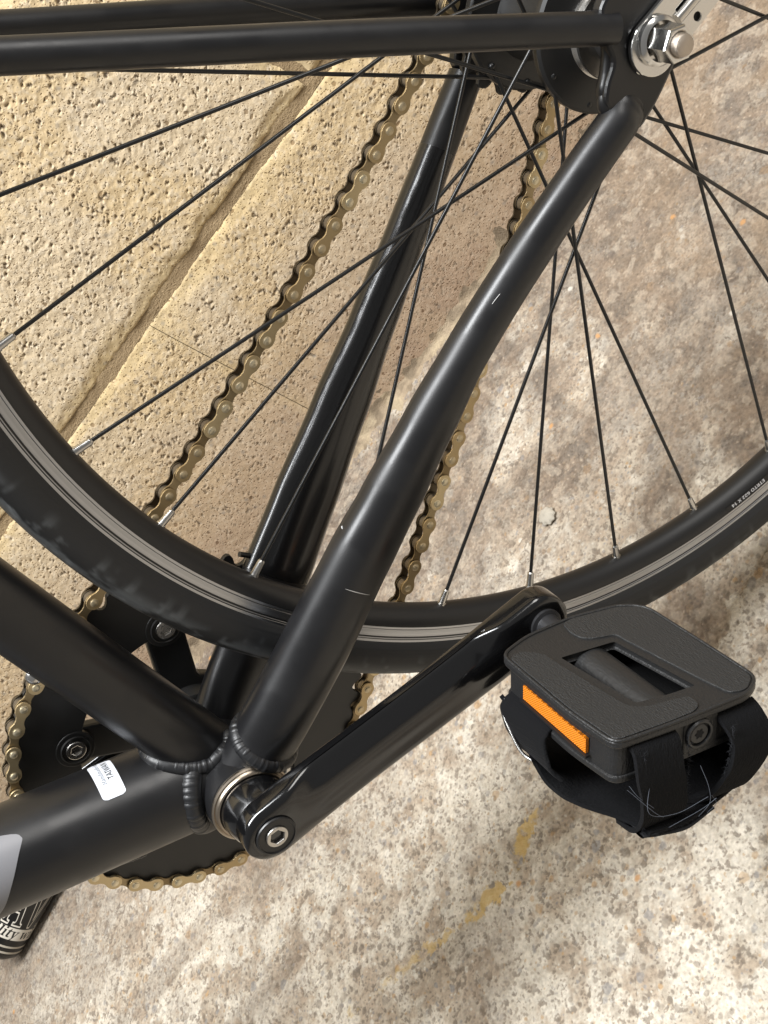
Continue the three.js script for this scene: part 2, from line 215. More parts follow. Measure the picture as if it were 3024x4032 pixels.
// ------------------------------------------------------------------ wall of concrete blocks
const wallU = V(1, 0, WM).normalize(), wallN = V(-WM, 0, 1).normalize(), wallO = V(-252, 0, wallZ(-252));   // along, outward, origin at the upright joint
const onWall = (s, y, d) => [wallO.x + wallU.x * s + wallN.x * d, y, wallO.z + wallU.z * s + wallN.z * d];
const JY = -104.5;                                                    // height of the bed joint
{
  const wall = new THREE.Group(); wall.name = 'wall'; wall.userData = { kind: 'structure', label: 'coarse yellowish concrete block wall with smeared mortar joints' }; scene.add(wall);
  const block = (s0, s1, y0, y1, nx, ny) => {
    let cc; const g = grid(nx, ny, (u, v) => {
      const s = s0 + (s1 - s0) * u, y = y0 + (y1 - y0) * v, wob = 5 * (fbm(s / 24, y / 24, 3) - 0.5) + 2.5 * (fbm(s / 5, y / 5, 2) - 0.5);
      const ev = Math.min(s - s0, s1 - s), eh = Math.min(y - y0 + (y0 < FLOOR ? 60 : 0), y1 - y), e = Math.min(ev + (y0 < FLOOR ? 7 : 0), eh), ed = e + wob + 1.5;
      const a = fbm(s / 4.9, y / 4.9, 4), b = fbm(s / 2.4 + 50, y / 2.4, 3), big = fbm(s / 70 + y * 0.003, y / 70, 3), mid = fbm(s / 24 + 9, y / 24, 3);
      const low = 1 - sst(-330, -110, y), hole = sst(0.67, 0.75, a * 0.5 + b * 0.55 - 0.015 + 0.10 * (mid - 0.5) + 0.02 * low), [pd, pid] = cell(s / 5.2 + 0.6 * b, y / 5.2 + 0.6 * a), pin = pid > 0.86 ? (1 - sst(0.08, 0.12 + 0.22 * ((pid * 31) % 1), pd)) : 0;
      const deep = Math.max(hole, pin);
      const smear = (1 - sst(6, 30, e + 26 * (mid - 0.5) + (Math.abs(y - JY) > 12 ? 9 : 0))) * sst(0.3, 0.5, a + 0.12);
      let d = ((1.15 * (a - 0.5) + 0.8 * (b - 0.5)) * (1 - 0.6 * smear) - 1.7 * deep * (1 - 0.85 * smear)) * (1 - 0.75 * low) + 1.4 * (mid - 0.5) - 2.0 * (1 - sst(-1, 4, ed)) - 1.8 * (1 - sst(0, 16, ed + 6 * (mid - 0.5)));
      
      const warm = sst(0.40, 0.66, big);
      let c = mix([0.68, 0.555, 0.385], [0.67, 0.50, 0.27], 0.2 + 0.55 * warm);
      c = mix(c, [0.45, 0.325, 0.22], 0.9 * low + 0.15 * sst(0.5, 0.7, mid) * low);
      c = mix(c, [0.74, 0.64, 0.49], 0.45 * (1 - 0.6 * low) * sst(0.5, 0.68, b));
      c = mix(c, [0.22, 0.165, 0.11], 0.8 * deep * (1 - 0.7 * smear));
      c = mix(c, [0.62, 0.47, 0.245], 0.72 * smear * (1 - 0.3 * low));
      const [dd, id] = cell(s / 11, y / 11); if (id > 0.86) c = mix(c, [0.24, 0.215, 0.185], 0.5 * (1 - sst(0.1, 0.22, dd)));
      cc = c; return [...onWall(s, y, d), s / 165, y / 165];
    }, () => cc);
    part(wall, 'block', g, MAT.block).userData.kind = 'structure';
  };
  const B = 225, j = 5;
  block(-B + j, B - j, JY + j, JY + 220, 400, 200); block(-3 * B + j, -B - j, JY + j, JY + 220, 400, 200); block(B + j, 3 * B - j, JY + j, JY + 220, 120, 60);
  block(0.3, 2 * B - 0.3, FLOOR - 3, JY - j, 400, 210); block(-2 * B + 0.3, -0.3, FLOOR - 3, JY - j, 400, 210); block(-4 * B + 0.3, -2 * B - 0.3, FLOOR - 3, JY - j, 330, 180);
  let cc; const joint = grid(700, 260, (u, v) => {
    const s = -960 + 1800 * u, y = FLOOR - 4 + (JY + 225 - FLOOR) * v, a = fbm(s / 14, y / 5, 3), m = fbm(s / 60, y / 60, 3);
    cc = mix([0.30, 0.21, 0.115], [0.39, 0.285, 0.16], a); if (y < JY - 7) cc = mix(cc, [0.43, 0.32, 0.205], 0.75); return [...onWall(s, y, -2.9 + 1.2 * (a - 0.5) + 1.2 * (m - 0.5)), s / 120, y / 120];
  }, () => cc);
  part(wall, 'mortar', joint, MAT.ground).userData.kind = 'structure';
  // mortar droppings and dirt packed into the corner of floor and wall
  let fc; const fillet = grid(620, 26, (u, v) => {
    const s = -900 + 1300 * u, lump = fbm(s / 26, 3 + v, 4), lump2 = fbm(s / 9 + 30, v * 4, 3), R = 10 + 26 * lump, a = v * Math.PI / 2;
    const px = R * (1 - Math.sin(a)) ** 1.6 + 2 * (lump2 - 0.5), py = R * 1.15 * (1 - Math.cos(a)) ** 1.5 + 3 * (lump2 - 0.5) * Math.sin(2 * a);
    fc = mix(mix([0.33, 0.255, 0.17], [0.21, 0.16, 0.105], sst(0.4, 0.65, lump2)), [0.46, 0.37, 0.24], 0.6 * sst(0.5, 0.7, fbm(s / 15, v * 3 + 9, 3)));
    return [...onWall(s, FLOOR - 0.8 + py, px - 0.6), s / 120, v / 3];
  }, () => fc);
  part(wall, 'mortar_fillet', fillet, MAT.ground).userData.kind = 'structure';
  part(wall, 'wall_core', (() => { const g = new THREE.BoxGeometry(2600, 1500, 100); g.rotateY(-Math.atan(WM)); const p = onWall(0, FLOOR + 740, -62); g.translate(...p); return tint(g, [0.5, 0.4, 0.25]); })(), MAT.ground).userData.kind = 'structure';
}
// ------------------------------------------------------------------ bicycle
const bike = thing('bicycle', 'black single-speed bicycle with brassy chain standing by the block wall', 'bicycle');
const BB = [-395.8, -49.9], TH0 = 2.572853;
const satin = MAT.paint;
// frame tubes
const stDir = [32.5 / 126, 121.7 / 126], dtDir = [-0.6755, 0.7374], dtN = [-0.7374, -0.6755];
part(bike, 'bottom_bracket_shell', [turned([[0, -34], [20.6, -34], [21.4, -33.4], [21.4, 33.4], [20.6, 34], [19, 34], [19, 30], [0, 30]], ...BB)], satin);
const st = part(bike, 'seat_tube', tube([[BB[0], BB[1], 0, 17.6], [BB[0] + stDir[0] * 250, BB[1] + stDir[1] * 250, 0, 17.4], [BB[0] + stDir[0] * 500, BB[1] + stDir[1] * 500, 0, 17.4]], { steps: 30, seg: 64 }), satin);
{ // domed bottle-cage bolt on the front of the seat tube
  const p = [BB[0] + stDir[0] * 121 - stDir[1] * 16.6, BB[1] + stDir[1] * 121 + stDir[0] * 16.6];
  const g = new THREE.LatheGeometry([[0, 4.4], [2, 4.2], [3.6, 3.2], [4.6, 1.4], [4.8, 0], [4.8, -1]].map(q => new THREE.Vector2(...q)), 24); g.rotateZ(Math.atan2(stDir[0], -stDir[1]) - Math.PI / 2); g.translate(p[0], p[1], 0);
  part(st, 'cage_bolt', g, MAT.chrome);
}
const dt = part(bike, 'down_tube', tube([[BB[0], BB[1], 0, 25.4], [BB[0] + dtDir[0] * 200, BB[1] + dtDir[1] * 200, 0, 25.8], [BB[0] + dtDir[0] * 480, BB[1] + dtDir[1] * 480, 0, 25.8]], { steps: 30, seg: 72 }), satin);
const onDT = (s, a, r) => { const c = Math.cos(a), q = Math.sin(a); return [BB[0] + dtDir[0] * s + dtN[0] * q * r, BB[1] + dtDir[1] * s + dtN[1] * q * r, c * r]; };
const rad = Math.PI / 180;
const csL = [[-22, -11.6, 60.8, 7.8, 4.2], [-28, -10.6, 61.6, 9.1, 7.0], [-35, -9.5, 62.3, 9.4, 8.8], [-60, -8.6, 60, 9.7, 9], [-112.7, -8.5, 55, 10.3, 9.6], [-153.6, -10.7, 51, 10.7, 10], [-190, -16, 46.6, 12.9, 11.2], [-228.8, -22.4, 42, 15.2, 12.4], [-262.2, -27.4, 38, 16.6, 13.4], [-312.7, -37.2, 31, 18.2, 14.6], [-353.3, -43.2, 26, 18.0, 15], [-386, -48, 21, 16.8, 14.6]];
const csR = [[-33, -6, -61, 9, 8.8], [-72, -11, -56.6, 9.6, 9.2], [-112, -16, -52, 10.4, 9.6], [-160, -22, -46.6, 12.4, 10], [-210, -28, -41, 15.6, 10.4], [-260, -34, -35.6, 18.2, 10.6], [-300, -39, -31, 19.4, 11], [-353, -46, -25, 18, 12.5], [-386, -49, -21, 15.6, 13.4]];
const csl = part(bike, 'chainstay', tube(csL, { steps: 90, seg: 64 }), satin);
{ const dir = (i, off, out) => { const a = csL[i]; return [a[0] + off[0], a[1] + off[1], a[2] + off[2]]; };
  // small nicks in the paint
  const C = new THREE.CatmullRomCurve3(csL.map(q => V(q[0], q[1], q[2]))), nick = (t, a0, a1, r, rz, w, skew) => { const pts = []; for (let k = 0; k <= 6; k++) { const a = a0 + (a1 - a0) * k / 6, P = C.getPoint(t + skew * k / 6); pts.push([P.x, P.y + Math.cos(a) * (r + 0.02), P.z + Math.sin(a) * (rz + 0.02), w * Math.sin(Math.PI * (k + 0.6) / 7.2), 0.12]); } return tube(pts, { steps: 18, seg: 6 }); };
  part(csl, 'scratch', nick(0.752, 62 * rad, 108 * rad, 17.6, 14.1, 0.24, -0.004), MAT.scratch);
  const chip = M([0.6, 0.6, 0.6], 0.5); for (const q of [[0.697, -4 * rad, 2 * rad, 16.4, 13.3, 0.6, 0.003], [0.40, 48 * rad, 51 * rad, 10.8, 10.1, 0.2, -0.012]]) part(csl, 'scratch', nick(...q), chip); }
const csr = part(bike, 'chainstay', tube(csR, { steps: 80, seg: 48 }), satin);
{ const at = t => csR.map((q, i) => [q[0], q[1], q[2], q[3] + (i < 2 ? 0.12 : 0.35), q[4] + (i < 2 ? 0.12 : 0.35)]).slice(1, 7); part(csr, 'chainstay_protector', tube(at(), { steps: 50, seg: 48 }), MAT.sleeve);
  for (const q of [[[-296, -21, -31.5], [-297.5, -13, -30.5]], [[-301, -58, -30], [-303, -65, -29]]]) part(csr, 'protector_tab', rod(...q, 1.5), MAT.plasticSmooth); }
for (const s of [1, -1]) part(bike, 'seatstay', tube([[-6, 17.5, 62 * s, 7.2], [-65, 104, 54 * s, 7.2], [-149.6, 225.5, 40 * s, 6.9], [-276, 408, 20 * s, 6.6]], { steps: 50, seg: 40 }), satin);
{ // fork ends
  const o = [[-5, 30], [-13, 20], [-18, 11], [-27, 7.5], [-33, 3], [-34, -8], [-32.5, -19], [-24, -20.5], [-14, -20], [-3, -18.5], [10, -17], [30, -15.5], [35, -8], [35, 6], [24, 15], [12, 22], [4, 30]];
  part(bike, 'fork_end', [plate(smooth(o, 5), 58, 65.2, { bevel: 1.6 }), (() => { const g = new THREE.SphereGeometry(1, 32, 20); g.scale(7.6, 6.0, 4.2); g.rotateZ(0.9); g.translate(-30.2, -0.8, 61.0); return g; })(), tube([[-31, -2, 60.2, 4.6], [-27.5, 4, 60.4, 4.0], [-21, 7.6, 60, 3.4], [-14, 13, 60, 3.0], [-8, 21, 60, 2.6]], { steps: 24, seg: 20 }), ...bead([[-12, 18, 61.5], [-8, 22.5, 62]], 3.4, 3, 0.9)], satin);
  part(bike, 'fork_end', plate(smooth(o, 5), -65.2, -58, { bevel: 1.6 }), satin);
}
{ // weld beads round the bottom bracket
  const join1 = []; for (let a = -30; a <= 150; a += 6) {              // seat tube running into the down tube
    const ca = Math.cos(a * rad), sa = Math.sin(a * rad), f = [-stDir[1], stDir[0]];   // forward of the seat tube
    let s = 200; for (; s > -10; s -= 0.5) { const x = stDir[0] * s + f[0] * ca * 17.6, y = stDir[1] * s + f[1] * ca * 17.6, z = sa * 17.6, n = x * dtN[0] + y * dtN[1]; if (n * n + z * z < 25.5 ** 2 || Math.hypot(x, y) < 21.5) break; }
    join1.push([BB[0] + stDir[0] * s + f[0] * ca * 17.6, BB[1] + stDir[1] * s + f[1] * ca * 17.6, sa * 17.6]);
  }
  part(bike, 'weld_bead', bead(join1, 3.9, 2.8, 0.78), MAT.weld);
  const join2 = []; for (let a = -100; a <= 62; a += 6) { const ca = Math.cos(a * rad), sa = Math.sin(a * rad); join2.push(onDT(Math.sqrt(Math.max(0, 21.4 ** 2 - Math.min(21.3, Math.abs(25.4 * sa)) ** 2)) * 0.55 + 14.5, a * rad, 23.2)); }
  part(bike, 'weld_bead', bead(join2, 5.3, 3.0, 0.78), MAT.weld);
  const C = new THREE.CatmullRomCurve3(csL.map(q => V(q[0], q[1], q[2]))), P = C.getPoint(0.947), T = C.getTangent(0.947), B = V(0, 0, 1).addScaledVector(T, -T.z).normalize(), A = B.clone().cross(T), r3 = [];
  for (let a = -60; a <= 240; a += 12) { const q = P.clone().addScaledVector(A, Math.cos(a * rad) * 15.6).addScaledVector(B, Math.sin(a * rad) * 13.2).addScaledVector(T, 5 * Math.sin(a * rad)); r3.push(q.toArray()); }
  part(bike, 'weld_bead', bead(r3, 4.0, 2.8, 0.78), MAT.weld);
  part(bike, 'weld_bead', bead([onDT(52, 68 * rad, 25.2), onDT(60, 72 * rad, 25.4), onDT(70, 78 * rad, 25.4)], 2.6, 2.2, 0.7), MAT.weld);
}
{ // bearing cup
  part(bike, 'bearing_cup', turned([[18.6, 33.5], [20.9, 33.8], [21.3, 34.6], [21.3, 35.6], [20.6, 36.3], [19.9, 36.0], [19.3, 36.6], [19.0, 37.4], [18.2, 37.8], [17.2, 37.4], [17, 33]], ...BB, 72, 0.5), MAT.oldSteel);
}
{ // maker's sticker on the down tube
  const cv = document.createElement('canvas'); cv.width = 512; cv.height = 224; const x = cv.getContext('2d'); x.fillStyle = '#c9cdd4'; x.fillRect(0, 0, 512, 224);
  x.fillStyle = '#15171a'; x.font = 'bold 74px sans-serif'; x.textAlign = 'left'; x.save(); x.translate(196, 178); x.scale(0.98, 1.08); x.fillText('TAIWAN', 0, 0); x.restore();
  x.fillStyle = '#565b63'; x.font = 'italic bold 54px serif'; x.fillText('Handmade in', 150, 96);
  const t = new THREE.CanvasTexture(cv); t.colorSpace = THREE.SRGBColorSpace;
  const a0 = -53, a1 = -111, sOf = (u) => [54.2, 66.4];
  const g = grid(40, 14, (u, v) => { const a = a0 + (a1 - a0) * u, ed = Math.min(u, 1 - u) * 26, rr = 2.2, in_ = ed < rr ? rr - Math.sqrt(rr * rr - (rr - ed) ** 2) : 0, s = 54.2 + in_ + (12 - 2 * in_) * v; return [...onDT(s, a * rad, 25.95), u, (s - 54.2) / 12]; });
  part(dt, 'maker_sticker', g, new THREE.MeshStandardMaterial({ map: t, roughness: 0.35, side: THREE.DoubleSide }), 'white sticker printed Handmade in Taiwan');
  // edge of the grey painted lettering, cut by the frame of the photograph
  const ed = [[-64, 118], [-60.5, 111.8], [-57, 108], [-51, 106.8], [-36.7, 111.2], [-26.5, 114], [-5.8, 119.6], [13.2, 124.2], [24, 127.5], [60, 138]];
  const g2 = grid(12, 60, (u, v) => { const a = -64 + 124 * v; let i = 0; while (i < ed.length - 2 && ed[i + 1][0] < a) i++; const k = (a - ed[i][0]) / (ed[i + 1][0] - ed[i][0]), s0 = ed[i][1] + (ed[i + 1][1] - ed[i][1]) * k; return onDT(s0 + (190 - s0) * u, a * rad, 25.93); });
  part(dt, 'painted_lettering', g2, M([0.17, 0.17, 0.18], 0.36, 0, { side: THREE.DoubleSide }), 'grey painted lettering');
}
// ------------------------------------------------------------------ rear wheel
const wheel = bike;
{
  const rim = part(bike, 'rim', turned([[316.4, -9.2], [317, -9.8], [316.4, -10.1], [315.6, -9.9], [306.2, -9.9], [305, -9.8], [301.5, -8], [298.6, -5], [297.3, -2], [297, 0], [297.3, 2], [298.6, 5], [301.5, 8], [305, 9.8], [306.2, 9.9], [315.6, 9.9], [316.4, 10.1], [317, 9.8], [316.4, 9.2], [313, 8], [311, 0], [313, -8], [316.4, -9.2]], 0, 0, 256, 0.5), MAT.rim);
  for (const s of [1, -1]) {
    const pr = []; for (let r = 306.1; r <= 315.71; r += 0.2) { const gr = Math.abs(r - 311.9) < 0.4 || Math.abs(r - 313.2) < 0.22 || Math.abs(r - 307.4) < 0.1; pr.push([r, s * (10.15 - (gr ? 0.35 : 0))]); }
    const g = turned(s > 0 ? pr : pr.reverse(), 0, 0, 256, 0); const P = g.attributes.position, c = new Float32Array(P.count * 3);
    for (let i = 0; i < P.count; i++) { const r = Math.hypot(P.getX(i), P.getY(i)), z = Math.abs(P.getZ(i)); const k = z < 10 ? 0.07 : 0.88 + 0.16 * (vn(r * 1.3, 4) - 0.5); c.set([k, k * 0.985, k * 0.965], 3 * i); }
    g.setAttribute('color', new THREE.BufferAttribute(c, 3)); part(rim, 'brake_track', g, MAT.alu);
  }
  // printed rim size
  const cv = document.createElement('canvas'); cv.width = 512; cv.height = 64; const x = cv.getContext('2d'); x.fillStyle = '#0c0c0d'; x.fillRect(0, 0, 512, 64); x.fillStyle = '#c9c9cc'; x.font = 'bold 54px sans-serif'; x.textAlign = 'center'; x.fillText('ETRTO 622 X 14', 256, 51, 500);
  const t = new THREE.CanvasTexture(cv); t.colorSpace = THREE.SRGBColorSpace;
  const sl = (k) => [302.6 + 3.0 * k, 8.9 + 0.95 * k];
  const g = grid(30, 2, (u, v) => { const a = (246.6 - 6.5 * u) * rad, [r, z] = sl(v); return [r * Math.cos(a), r * Math.sin(a), z + 0.2, u, v]; });
  part(rim, 'rim_marking', g, new THREE.MeshStandardMaterial({ map: t, roughness: 0.45, side: THREE.DoubleSide }), 'small printed rim size');
  // tyre with dried scuffs on the tread
  let pr = []; for (let k = 0; k <= 88; k++) { const a = (-214 + 428 * k / 88) * rad * 0.70; const r0 = 13.4 + (Math.abs(Math.abs(a) - 1.95) < 0.03 ? 0.3 : 0) - (Math.abs(Math.abs(a) - 0.72) < 0.03 ? 0.25 : 0); pr.push([323.4 + r0 * Math.cos(a), r0 * Math.sin(a) * 1.0]); }
  const tg = turned(pr, 0, 0, 960, 0), P = tg.attributes.position, c = new Float32Array(P.count * 3);
  for (let i = 0; i < P.count; i++) {
    const X = P.getX(i), Y = P.getY(i), z = P.getZ(i), r = Math.hypot(X, Y), th = Math.atan2(Y, X), arc = th * 330, side = Math.atan2(z, r - 323.4);
    const d = 1.25 * sst(0.42, 0.56, fbm(arc / 26 + 90, z / 7, 5)) * (1 - sst(0.8, 1.5, Math.abs(side))) , e = sst(0.60, 0.72, fbm(arc / 5, z / 2.5 + 40, 3)) * 0.6 * (1 - sst(1.2, 1.9, Math.abs(side)));
    c.set(mix([0.011, 0.0112, 0.0118], [0.15, 0.16, 0.165], Math.min(1, 0.42 * d + 0.5 * e)), 3 * i);
  }
  tg.setAttribute('color', new THREE.BufferAttribute(c, 3)); part(bike, 'tyre', tg, MAT.tyre);
  // spokes, three-cross, with nipples
  for (let i = 0; i < 32; i++) {
    const th = TH0 + i * Math.PI / 16, left = i % 2 === 1, lead = (i % 4 === 1 || i % 4 === 2) ? 1 : -1, ph = th + lead * 67.5 * rad, rf = left ? 32 : 30, zf = (left ? 30 : -28) + ((i >> 1) % 2 ? 2 : -2) * (left ? 1 : -1);
    const N = [298 * Math.cos(th), 298 * Math.sin(th), left ? 0.8 : -0.8], H = [rf * Math.cos(ph), rf * Math.sin(ph), zf], d = V(...H).sub(V(...N)).normalize(), at = (k) => [N[0] + d.x * k, N[1] + d.y * k, N[2] + d.z * k];
    const s = part(bike, 'spoke', [rod(at(7), H, 0.98, 10), (() => { const g = new THREE.SphereGeometry(1.8, 10, 8); g.translate(...H); return g; })()], MAT.spoke);
    part(s, 'nipple', [rod(at(-2), at(1.5), 2.5, 12, 2.3), rod(at(1.5), at(8.8), 2.0, 12, 1.75), rod(at(8.8), at(9.6), 1.75, 12, 1.2)], i % 3 === 2 ? MAT.steel : MAT.nipple);
  }
  // hub
  const hub = part(bike, 'hub', turned([[0, -40], [17, -40], [17, -33], [33.4, -32], [34.2, -31], [34.2, -27.5], [33.2, -26.4], [20, -25], [16.5, -14], [16, 0], [16.5, 14], [20, 25], [35.2, 27.2], [36.2, 28.4], [36.2, 31.4], [35, 32.8], [24, 34.2], [20, 34.6], [0, 34.6]], 0, 0, 96, 0.5), MAT.blackMetal);
  part(hub, 'threaded_ring', turned([[18, 34], [20.2, 34.3], [20.6, 35], [19.4, 35.8], [20.4, 36.8], [19.4, 37.8], [20.4, 38.8], [20.2, 40.2], [17, 40.6], [13, 40.6], [0, 40.6]], 0, 0, 72, 0.5), MAT.steel);
  part(hub, 'locknut', [turned([[0, 40], [12.5, 40.4], [12.5, 47], [9.5, 48], [9.5, 58], [0, 58]], 0, 0, 40, 0.5)], MAT.darkMetal);
  part(hub, 'locknut', [turned([[0, -58], [9.5, -58], [9.5, -48], [12.5, -47], [12.5, -44], [0, -44]], 0, 0, 40, 0.5)], MAT.darkMetal);
  const ax = part(bike, 'axle', [turned([[0, -88], [4.4, -88], [4.9, -87], [4.9, 86.2], [4.5, 87.4], [3.4, 88], [0, 88.2]], 0, 0, 32, 0.5)], M([0.48, 0.42, 0.36], 0.42, 1, { bumpMap: grainTex, bumpScale: 0.0003 }));
  for (const s of [1, -1]) {
    const nut = part(bike, 'axle_nut', [(() => { const g = turned([[5, 68.8], [10.2, 68.8], [10.8, 69.6], [10.6, 71.4], [9.4, 72.6], [8.6, 73]], 0, 0, 48, 0.4); return g; })(), plate(hexo(8.2, 0.35), 72.2, 84.0, { holes: [circle(0, 0, 5.0, 24)], bevel: 0.9 })], MAT.chrome);
    if (s < 0) nut.rotation.x = 0, nut.scale.z = -1;
  }
  // chain tensioner plate, pulled rearward along the fork end
  const dir = Math.atan2(-0.20, 0.98), ct = Math.cos(dir), sn = Math.sin(dir), rot = (x, y) => [x * ct - y * sn + 1.5, x * sn + y * ct - 1];
  const out = []; for (let a = 90; a <= 270; a += 9) out.push(rot(11.6 * Math.cos(a * rad) - 4.5, 12.4 * Math.sin(a * rad) - 1)); for (const q of [[20, -11.6], [46, -10.8], [60, -9], [62, 0], [60, 9], [46, 10.8], [20, 11.6]]) out.push(rot(...q));
  const tug = part(bike, 'chain_tensioner', [plate(out, 65.9, 68.6, { bevel: 0.5, holes: [[rot(13, -3.1), rot(50, -3.1), rot(50, 3.1), rot(13, 3.1)], circle(-12.5, -2.4, 1.9, 16), circle(...rot(19.5, -7.6), 1.9, 16)] })], MAT.chrome);
  part(tug, 'tension_bolt', rod([...rot(11, -0.4), 68.6], [...rot(70, -0.4), 68.6], 2.5, 20), MAT.steel);
  for (const q of [[-12.5, -2.4], rot(19.5, -7.6)]) part(tug, 'tab_hole', plate(circle(...q, 1.85, 16), 65.6, 66.6, { bevel: 0 }), MAT.darkMetal);
}
// ------------------------------------------------------------------ chain, chainring, sprocket
const ZC = -40.6, RS = 36.2, RR = 98.6;
{
  const path = []; for (let a = -78; a <= 84; a += 9) path.push([RS * Math.cos(a * rad), RS * Math.sin(a * rad)]);
  path.push([-20, 34.2], [-45, 32.2], [-93.4, 29.6], [-140, 30], [-190, 31], [-240, 32.6], [-284, 35.2], [-320, 38.6], [-347, 42]);
  for (let a = 101; a <= 288; a += 8) path.push([BB[0] + RR * Math.cos(a * rad), BB[1] + RR * Math.sin(a * rad)]);
  path.push([-343, -138.2], [-312, -132.4], [-272, -123.2], [-221, -109.8], [-170.6, -96], [-120, -79.6], [-61, -59.5], [-40, -51.5], [-20, -43.4]);
  const C = new THREE.CatmullRomCurve3(path.map(q => V(q[0], q[1], 0)), true, 'centripetal'); C.arcLengthDivisions = 4000; const L = C.getLength(), N = 2 * Math.round(L / 12.72 / 2);
  // phase: a pin lies at the measured pin on the upper run
  let best = 9e9, u0 = 0; for (let k = 0; k < 4000; k++) { const q = C.getPointAt(k / 4000), d = Math.hypot(q.x + 93.5, q.y - 29.3); if (d < best) { best = d; u0 = k / 4000; } }
  const pin = k => C.getPointAt((((u0 + k / N) % 1) + 1) % 1);
  const gold = [0.56, 0.445, 0.265], dark = [0.09, 0.07, 0.045], roll = [0.20, 0.17, 0.135], pinc = [0.72, 0.63, 0.45];  // dark, on far-side plates: shade and black grease put into the colour
  const shape = r => { const w = r * 0.56, o = []; for (let a = 90; a <= 270; a += 18) o.push([r * Math.cos(a * rad), r * Math.sin(a * rad)]); o.push([2.4, -r * 0.93], [4.6, -w * 1.12], [6.35, -w], [8.1, -w * 1.12], [10.3, -r * 0.93]); for (let a = -90; a <= 90; a += 18) o.push([12.7 + r * Math.cos(a * rad), r * Math.sin(a * rad)]); o.push([10.3, r * 0.93], [8.1, w * 1.12], [6.35, w], [4.6, w * 1.12], [2.4, r * 0.93]); const s = new THREE.Shape(o.map(q => new THREE.Vector2(...q))); return s; };
  const pl = (r, z0, z1, c) => tint(clean(plate(shape(r), z0, z1, { bevel: 0.18 })), c);
  const cyl = (x, r, z0, z1, c, seg = 14) => { const g = new THREE.CylinderGeometry(r, r, z1 - z0, seg); g.rotateX(Math.PI / 2); g.translate(x, 0, (z0 + z1) / 2); return tint(g, c); };
  const cap = x => { const g = turned([[2.3, 4.2], [2.25, 4.34], [1.9, 4.4], [1.8, 4.9], [1.3, 5.15], [0, 5.15]], x, 0, 14, 0.5); return tint(clean(g), pinc); };
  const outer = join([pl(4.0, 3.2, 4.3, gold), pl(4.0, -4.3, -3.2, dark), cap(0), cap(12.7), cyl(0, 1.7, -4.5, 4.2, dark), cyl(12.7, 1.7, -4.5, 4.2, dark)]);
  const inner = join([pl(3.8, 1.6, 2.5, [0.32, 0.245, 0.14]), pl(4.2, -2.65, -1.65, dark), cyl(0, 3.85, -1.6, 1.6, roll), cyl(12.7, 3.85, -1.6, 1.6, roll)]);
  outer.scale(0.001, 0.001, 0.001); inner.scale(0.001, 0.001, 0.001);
  const chain = new THREE.Group(); chain.name = 'chain'; bike.add(chain);
  const tone = [MAT.chain, Object.assign(MAT.chain.clone(), { roughness: 0.46 }), MAT.chain.clone()]; tone[1].color.setRGB(0.8, 0.76, 0.7); tone[2].color.setRGB(0.94, 0.95, 0.95);
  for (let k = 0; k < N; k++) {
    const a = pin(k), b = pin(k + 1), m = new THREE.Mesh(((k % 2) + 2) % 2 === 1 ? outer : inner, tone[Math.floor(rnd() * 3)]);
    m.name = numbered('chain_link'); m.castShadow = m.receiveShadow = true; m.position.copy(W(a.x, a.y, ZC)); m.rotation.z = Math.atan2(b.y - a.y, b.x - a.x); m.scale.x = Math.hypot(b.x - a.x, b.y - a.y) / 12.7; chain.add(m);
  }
  const toothed = (T, r, amp, ph, holes, z0, z1, bev) => { const o = []; const n = T * 8; for (let i = 0; i < n; i++) { const t = 2 * Math.PI * i / n, w = Math.cos(T * (t - ph)); o.push([(r - amp * Math.sign(w) * Math.abs(w) ** 0.7) * Math.cos(t), (r - amp * Math.sign(w) * Math.abs(w) ** 0.7) * Math.sin(t)]); } return plate(o, z0, z1, { holes, bevel: bev }); };
  let ringPin = 0; for (let k = 0; k < N; k++) { const q = pin(k), r = Math.atan2(q.y - BB[1], q.x - BB[0]); if (q.x < -470 && Math.abs(r) > 2.9) ringPin = r; }
  let cogPin = 0; for (let k = 0; k < N; k++) { const q = pin(k); if (q.x > 20) cogPin = Math.atan2(q.y, q.x); }
  // black chainring and its five-armed spider
  const ringG = toothed(48, 97.6, 2.9, ringPin, [circle(0, 0, 63.5, 90)], ZC - 1.5, ZC + 1.5, 0.3); ringG.translate(BB[0], BB[1], 0);
  const tabs = [], bolts = []; for (let k = 0; k < 5; k++) { const a = (46.5 + 72 * k) * rad, c = [BB[0] + 66 * Math.cos(a), BB[1] + 66 * Math.sin(a)]; tabs.push(plate(circle(...c, 10.5, 30), ZC - 1.4, ZC + 1.9, { bevel: 0.5 })); bolts.push(c); }
  const ring = part(bike, 'chainring', [ringG, ...tabs, ...bolts.map(c => turned([[7.6, ZC + 1.8], [8.2, ZC + 2.3], [7.6, ZC + 2.8], [7, ZC + 2]], ...c, 32, 0.5))], MAT.blackMetal);
  for (const c of bolts) part(ring, 'chainring_bolt', [plate(circle(...c, 5.4, 28), ZC + 1.9, ZC + 3.4, { bevel: 0.5, holes: [hexo(2.9, 0.4, ...c)] }), plate(hexo(3.0, 0.4, ...c), ZC + 1.6, ZC + 2.2, { bevel: 0 })], MAT.steel);
  const sp = []; for (let i = 0; i < 360; i += 3) { const d = ((i - 46.5) % 72 + 108) % 72 - 36, t = Math.abs(d); const w = 10.5 / Math.max(0.01, Math.sin(t * rad)); let r = Math.min(72, Math.max(30, w)); r = r < 50 ? 30 + (r - 30) * 0.98 : r; sp.push([BB[0] + r * Math.cos(i * rad), BB[1] + r * Math.sin(i * rad)]); }
